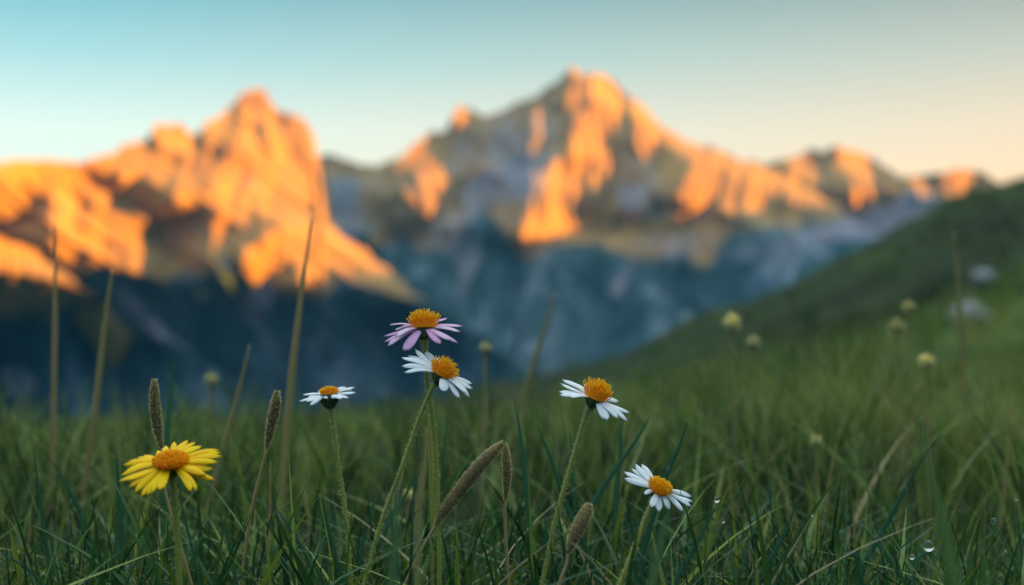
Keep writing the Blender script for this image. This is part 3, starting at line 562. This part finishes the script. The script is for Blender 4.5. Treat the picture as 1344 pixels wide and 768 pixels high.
B = [
 ('narrow upright blade with its tip level with the yellow daisy, nearest the left edge', [(44, 588), (50, 640), (58, 700), (66, 768)], .84, 6, .15),
 ('thin curved dry blade at the left edge below the tall stalk', [(0, 668), (22, 700), (46, 768)], .8, 3, .95),
 ('pale upright blade between the left edge and the yellow daisy', [(153, 592), (155, 640), (158, 700), (160, 768)], .92, 9, .1),
 ('blade leaning left under the tall bending stalk', [(68, 606), (88, 640), (112, 690), (130, 768)], .95, 8, .2),
 ('dark upright blade behind the upright seed spike', [(228, 466), (224, 520), (217, 590), (214, 700)], 1.08, 9, .25),
 ('blade leaning right from beneath the yellow daisy', [(156, 680), (178, 708), (214, 768)], .82, 6, .45),
 ('thin blade crossing the lower left corner', [(0, 728), (30, 742), (56, 768)], .76, 5, .2),
 ('green blade right of the yellow daisy stem curving to the ground', [(236, 600), (238, 660), (252, 720), (262, 768)], .8, 4.5, .2),
 ('slender blade with its tip right of the yellow daisy stem', [(285, 668), (298, 705), (310, 768)], .86, 6, .2),
 ('small upright blade beside the brown short stalk', [(361, 664), (384, 700), (408, 740), (425, 768)], .88, 7, .2),
 ('thin straight blade crossing under the slim dark seed spike', [(338, 580), (362, 640), (392, 700), (420, 768)], .84, 2.6, .75),
 ('dark blade left of the small white daisy stem', [(422, 650), (430, 690), (442, 740), (452, 768)], .82, 7, .1),
 ('blade arching left behind the crossing white daisy stem', [(550, 617), (532, 650), (508, 690), (470, 768)], 1.0, 8, .2),
 ('thin blade with its tip left of the long leaning seed spike', [(588, 541), (584, 585), (578, 640), (572, 720)], .9, 3.5, .2),
 ('hair thin blade running up beside the long leaning seed spike', [(645, 558), (618, 598), (588, 650), (568, 720)], .83, 2.6, .55),
 ('tall narrow blade between the brown spikes and the leaning white daisy', [(675, 524), (684, 580), (692, 660), (698, 768)], .96, 7, .2),
 ('arching blade leaning left beside the leaning white daisy stem', [(704, 556), (722, 600), (742, 660), (768, 720), (790, 768)], .92, 8, .15),
 ('pale blurred blade standing left of the leaning white daisy stem', [(748, 565), (752, 620), (756, 700), (758, 768)], 1.05, 6, .15),
 ('upright blade with its tip beneath the right petals of the leaning white daisy', [(816, 548), (814, 600), (808, 660), (806, 760)], 1.0, 8, .2),
 ('long blade leaning right beneath the leaning white daisy', [(853, 547), (832, 582), (798, 630), (762, 690), (730, 768)], .93, 8, .15),
 ('broad pointed blade leaning right behind the lowest white daisy', [(903, 552), (890, 590), (872, 628), (850, 700), (838, 768)], .86, 8.5, .05),
 ('blade carrying a dewdrop at its tip right of the lowest white daisy', [(942, 660), (926, 692), (905, 730), (884, 768)], .83, 7, .15),
 ('long thin blade ending in a dewdrop right of the lowest white daisy', [(950, 684), (920, 705), (890, 722), (858, 740)], .86, 3, .3),
 ('dark upright blade left of the lowest white daisy stem', [(828, 660), (830, 700), (836, 768)], .84, 6, .1),
 ('long dark blade crossing up through the turf at the right', [(1235, 568), (1200, 620), (1168, 680), (1140, 730), (1125, 768)], .9, 7, .05),
 ('pale pointed blade leaning left in the lower right turf', [(1129, 688), (1155, 718), (1190, 768)], .81, 6, .2),
 ('dark blade under the pale far flowers, leaning left', [(1048, 656), (1030, 700), (1008, 740), (990, 768)], .86, 7, .1),
 ('thin straw blade lying across the turf at the lower right', [(1066, 676), (1048, 708), (1028, 740), (1012, 768)], .8, 3.2, 1.0),
 ('upright blade near the right edge above the big dewdrop', [(1334, 655), (1338, 700), (1344, 768)], .86, 5, .3),
 ('curved pale blade bent over beside the big dewdrop', [(1096, 742), (1108, 730), (1124, 730), (1130, 768)], .8, 8, .15),
 ('straw twig carrying the dewdrops at the lower right', [(1196, 729), (1214, 738), (1232, 752), (1246, 775)], .8, 3, .95),
 ('blade bending under the big dewdrop', [(1228, 724), (1216, 726), (1204, 736), (1196, 775)], .79, 5, .3),
 ('short blade crossing the lower right corner', [(1296, 668), (1312, 700), (1330, 735), (1344, 768)], .84, 4, .4),
 ('blade leaning left between the small white and crossing daisy stems', [(497, 640), (484, 680), (474, 720), (470, 768)], .95, 6, .15),
 ('pale blade below the leaning white daisy, left of the plump spike', [(727, 640), (732, 680), (742, 730), (750, 768)], .98, 6, .15),
 ('curved blade with a hooked tip beside the narrow upright seed spike', [(672, 666), (676, 700), (682, 740), (684, 768)], .84, 4, .35),
 ('short dark upright blade right of the narrow upright seed spike', [(716, 672), (716, 700), (714, 768)], .84, 5, .05)]
tips = {}
for lab, pts, D, w, tint in B: tips[lab] = blade(lab, pts, D, w, tint)
for lab, pts, D, w, tint in (
    ('wide blurred green blade near the lens at the right', [(1205, 540), (1222, 620), (1240, 700), (1258, 790)], .50, 14, .6),
    ('wide blurred green blade near the lens below the pink daisy', [(520, 600), (520, 680), (512, 790)], .50, 12, .45),
    ('faint blurred blade near the lens left of the lowest white daisy', [(884, 640), (870, 700), (850, 790)], .52, 10, .5),
    ('blurred brownish blade near the lens just left of the pink daisy stem', [(556, 560), (550, 680), (546, 790)], .55, 7, .85)):
    blade(lab, pts, D, w, tint, group='blurred grass blades close to the lens')

# blurred far flower heads
def far_flower(label, x, y, D, r, stem, tint):
    s = D/F; C = P(x, y, D); pts = down_to_ground([C]+[P(a, b, D) for a, b in stem]); base = pts[-1].copy()
    root = empty('faded_flower', base, label, 'flower', 'pale round flower heads out of focus')
    sb = MB(); sb.tube(spline(pts, 20), [1.9*s*(1+.2*i/20) for i in range(21)], 8, 0, .3); sb.build('stem', [M['dry'], M['hair']], root, base)
    mb = MB(); 
    for i in range(8):
        pass
    rows, nk = 9, 14; vs = []
    for i in range(rows+1):
        q = -math.pi/2+math.pi*i/rows
        for k in range(nk): t = 2*math.pi*k/nk; vs.append(C+Vector((math.cos(t)*math.cos(q)*r*s*.62, math.sin(t)*math.cos(q)*r*s*.62, math.sin(q)*r*s*.55)))
    mb.add(vs, [(i*nk+k, i*nk+(k+1) % nk, (i+1)*nk+(k+1) % nk, (i+1)*nk+k) for i in range(rows) for k in range(nk)], 0, tint*.6)
    for k in range(90):
        u = (k+.5)/90; z = 1-1.5*u; rr = math.sqrt(max(0, 1-z*z)); t = k*2.39996; o = Vector((math.cos(t)*rr, math.sin(t)*rr, z)); sd = o.cross(Vector((0, 0, 1)))
        sd = (sd.normalized() if sd.length > .01 else Vector((1, 0, 0)))*r*s*.1; p0 = C+o*r*s*.5; p1 = C+o*r*s*random.uniform(.8, 1.35)+Vector((0, 0, .1*r*s))
        mb.add([p0-sd, p0+sd, p1+sd*.7, p1-sd*.7], [(0, 1, 2, 3)], 0, min(1, tint+random.uniform(-.2, .3)))
    mb.build('flower_head', [M['bud']], root, base)
for a in (('yellow round flower head out of focus, left of the group of the hillside', 961, 426, 1.55, 13, [(963, 500), (966, 600)], .95),
          ('paler round flower head just right of and below the yellow one before the hillside', 989, 452, 1.65, 10, [(987, 520), (984, 620)], .4),
          ('highest faint flower head before the hillside at the right', 1192, 406, 1.8, 10, [(1194, 480), (1196, 580)], .45),
          ('faint brownish flower head directly below the highest one at the right', 1177, 432, 1.7, 12, [(1176, 500), (1178, 600)], .3),
          ('pale yellow flower head at the right above the turf, nearest of the blurred ones', 1216, 477, 1.4, 12, [(1217, 540), (1220, 620)], .85),
          ('dim flower head floating above the yellow daisy against the blue valley', 278, 501, 1.9, 10, [(277, 560), (275, 640)], .4),
          ('dim flower head right of the white daisy under the pink one', 637, 459, 1.45, 9, [(636, 520), (634, 620)], .3),
          ('small cream bud low in the grass beside the pink daisy stem', 536, 651, 1.08, 9, [(534, 690), (530, 760)], .95),
          ('small pale bud in the turf below the far flowers', 1071, 579, 1.35, 8, [(1072, 620), (1074, 680)], 1.0)):
    far_flower(*a)

# dewdrops
def drop(label, x, y, D, r):
    s = D/F; C = P(x, y, D); mb = MB(); rows, nk = 20, 28; vs = []
    for i in range(rows+1):
        q = -math.pi/2+math.pi*i/rows
        for k in range(nk): t = 2*math.pi*k/nk; vs.append(Vector((math.cos(t)*math.cos(q), math.sin(t)*math.cos(q), math.sin(q)*(1.0+.12*(q > 0)*math.sin(q))))*r*s)
    mb.add(vs, [(i*nk+k, i*nk+(k+1) % nk, (i+1)*nk+(k+1) % nk, (i+1)*nk+k) for i in range(rows) for k in range(nk)])
    o = mb.build('dewdrop', [M['water']]); o.location = C; tag(o, label, 'dewdrop', 'dewdrops on the grass')
drop('round dewdrop on the blade tip right of the lowest white daisy', 941, 656, .829, 3.8)
drop('small dewdrop on the thin blade tip below the first one', 949, 684, .859, 2.8)
drop('big clear dewdrop low in the turf at the lower right', 1219, 717, .79, 7)
drop('tiny dewdrop on the straw twig left of the big dewdrop', 1197, 731, .799, 3.6)
drop('dewdrop on a short blade near the right edge', 1304, 684, .838, 4)

for lab, key, u in (('tiny dewdrop halfway up the broad pointed blade behind the lowest white daisy', 'broad pointed blade leaning right behind', .35),
                    ('tiny dewdrop on the long dark blade crossing the turf at the right', 'long dark blade crossing up', .3),
                    ('tiny dewdrop on the pale pointed blade in the lower right turf', 'pale pointed blade leaning left', .05),
                    ('tiny dewdrop on the straw blade lying across the lower right turf', 'thin straw blade lying', .02),
                    ('tiny dewdrop on the bent over pale blade near the big dewdrop', 'curved pale blade bent over', .03),
                    ('tiny dewdrop at the tip of the upright blade near the right edge', 'upright blade near the right edge', .0)):
    sp = next(v for k, v in tips.items() if k.startswith(key)); q = sp[int(u*(len(sp)-1))]
    px = 672+q.x/q.y*F; py = 384-(q.z-CH)/q.y*F; drop(lab, px, py, q.y-.0012, random.uniform(1.9, 2.9))

# stones
def stone(label, x, y, D, rpx, flat, seed, sink=.3):
    s = D/F; C = P(x, y, D); g = float(gz(C.x, C.y)); bm_rows, nk = 14, 20; vs = []; r = rpx*s; C.z = max(g+r*flat*(1-sink), g)
    for i in range(bm_rows+1):
        q = -math.pi/2+math.pi*i/bm_rows
        for k in range(nk):
            t = 2*math.pi*k/nk; d = Vector((math.cos(t)*math.cos(q), math.sin(t)*math.cos(q), math.sin(q)))
            k_ = 1+.35*float(fbm(np.array(d.x*1.7+seed+d.z), np.array(d.y*1.7-d.z*1.3), 3, seed)); d = d*k_; vs.append(Vector((d.x*r, d.y*r*.9, d.z*r*flat)))
    mb = MB(); mb.add(vs, [(i*nk+k, i*nk+(k+1) % nk, (i+1)*nk+(k+1) % nk, (i+1)*nk+k) for i in range(bm_rows) for k in range(nk)])
    o = mb.build('stone', [M['stone']], smooth=True); o.location = C; tag(o, label, 'stone', 'pale stones on the grass')
stone('larger pale boulder on the hillside at the right, lower of the two', 1272, 462, 11, 27, .75, 3, 0)
stone('smaller pale boulder higher on the hillside near the right edge', 1292, 384, 26, 17, .6, 5, 0)
stone('grey stone on the bare patch beyond the lowest white daisy', 905, 612, 1.95, 26, .35, 8)
stone('small dark stone beside the bare patch beyond the lowest white daisy', 868, 600, 2.0, 16, .5, 9)

# ------------------------------------------------------------------ sky, sun, camera
w = bpy.data.worlds.new('World'); SC.world = w; w.use_nodes = True; nt = w.node_tree
for n in list(nt.nodes): nt.nodes.remove(n)
out = nt.nodes.new('ShaderNodeOutputWorld'); bg = nt.nodes.new('ShaderNodeBackground')
sky = nt.nodes.new('ShaderNodeTexSky'); sky.sky_type = 'NISHITA'; sky.sun_disc = False; sky.sun_elevation = SUN_E; sky.sun_rotation = SUN_A; sky.altitude = 1800
tc = nt.nodes.new('ShaderNodeTexCoord'); sep = nt.nodes.new('ShaderNodeSeparateXYZ'); nt.links.new(tc.outputs['Generated'], sep.inputs[0])
SKY_COOL = [(0, (.60, .58, .46)), (.065, (.60, .61, .50)), (.11, (.54, .61, .52)), (.16, (.25, .44, .43)), (.205, (.10, .29, .32)), (.36, (.26, .48, .52)), (.7, (.75, .95, .98)), (1, (1.5, 1.64, 1.62))]
SKY_WARM = [(0, (.95, .44, .16)), (.065, (.86, .48, .22)), (.11, (.66, .45, .27)), (.16, (.40, .36, .26)), (.205, (.23, .22, .17)), (.36, (.34, .48, .48)), (.7, (.75, .95, .98)), (1, (1.5, 1.64, 1.62))]
def lin(st, k=1.0): return [(p, tuple(c*k for c in col)) for p, col in st]
SK = 6.0
zc = sep.outputs['Z']
cool = ramp(nt, zc, lin(SKY_COOL)); warm = ramp(nt, zc, lin(SKY_WARM))
side = math_(nt, 'ADD', math_(nt, 'MULTIPLY', sep.outputs['X'], 1.45), .42, True)
side = math_(nt, 'MULTIPLY', side, math_(nt, 'ADD', math_(nt, 'MULTIPLY', sep.outputs['Y'], 1.6), -.1, True), True)     # toward the sun the sky is warmer
grad = mixc(nt, side, cool, warm)
gs = nt.nodes.new('ShaderNodeVectorMath'); gs.operation = 'SCALE'; nt.links.new(grad, gs.inputs[0]); nt.links.new(math_(nt, 'MULTIPLY', SK, math_(nt, 'MAXIMUM', math_(nt, 'ADD', .08, math_(nt, 'MULTIPLY', sep.outputs['Y'], 1.1), True), math_(nt, 'ADD', math_(nt, 'MULTIPLY', zc, 1.3), -.1, True))), gs.inputs[3])
beh = math_(nt, 'MULTIPLY', math_(nt, 'MULTIPLY', sep.outputs['Y'], -2.0, True), math_(nt, 'SUBTRACT', 1.0, zc, True), True)
mx = mixc(nt, .82, sky.outputs[0], gs.outputs[0])
mx = mixc(nt, beh, mx, (.28, .55, 1.5), 'MULTIPLY')
nt.links.new(mx, bg.inputs[0]); bg.inputs[1].default_value = .064; nt.links.new(bg.outputs[0], out.inputs[0])
sl = bpy.data.lights.new('sun', 'SUN'); sl.energy = 5.0; sl.angle = math.radians(.5); sl.color = (1, .39, .01)
so = bpy.data.objects.new('sun', sl); COL.objects.link(so); so.rotation_euler = SDIR.to_track_quat('Z', 'Y').to_euler()
cam = bpy.data.cameras.new('camera'); co = bpy.data.objects.new('camera', cam); COL.objects.link(co); SC.camera = co
co.location = (0, 0, CH); co.rotation_euler = (math.radians(90), 0, 0); cam.lens = 50; cam.sensor_width = 36; cam.clip_start = .02; cam.clip_end = 40000
cam.dof.use_dof = True; cam.dof.focus_distance = FOCUS; cam.dof.aperture_fstop = 5.3
vs = SC.view_settings; vs.view_transform = 'Standard'; vs.look = 'None'; vs.gamma = 1; vs.exposure = 2.25; vs.use_curve_mapping = False
SC.cycles.use_denoising = True; SC.cycles.max_bounces = 8; SC.cycles.volume_bounces = 1; SC.cycles.transparent_max_bounces = 8
SC.cycles.caustics_reflective = False; SC.cycles.sample_clamp_indirect = 6
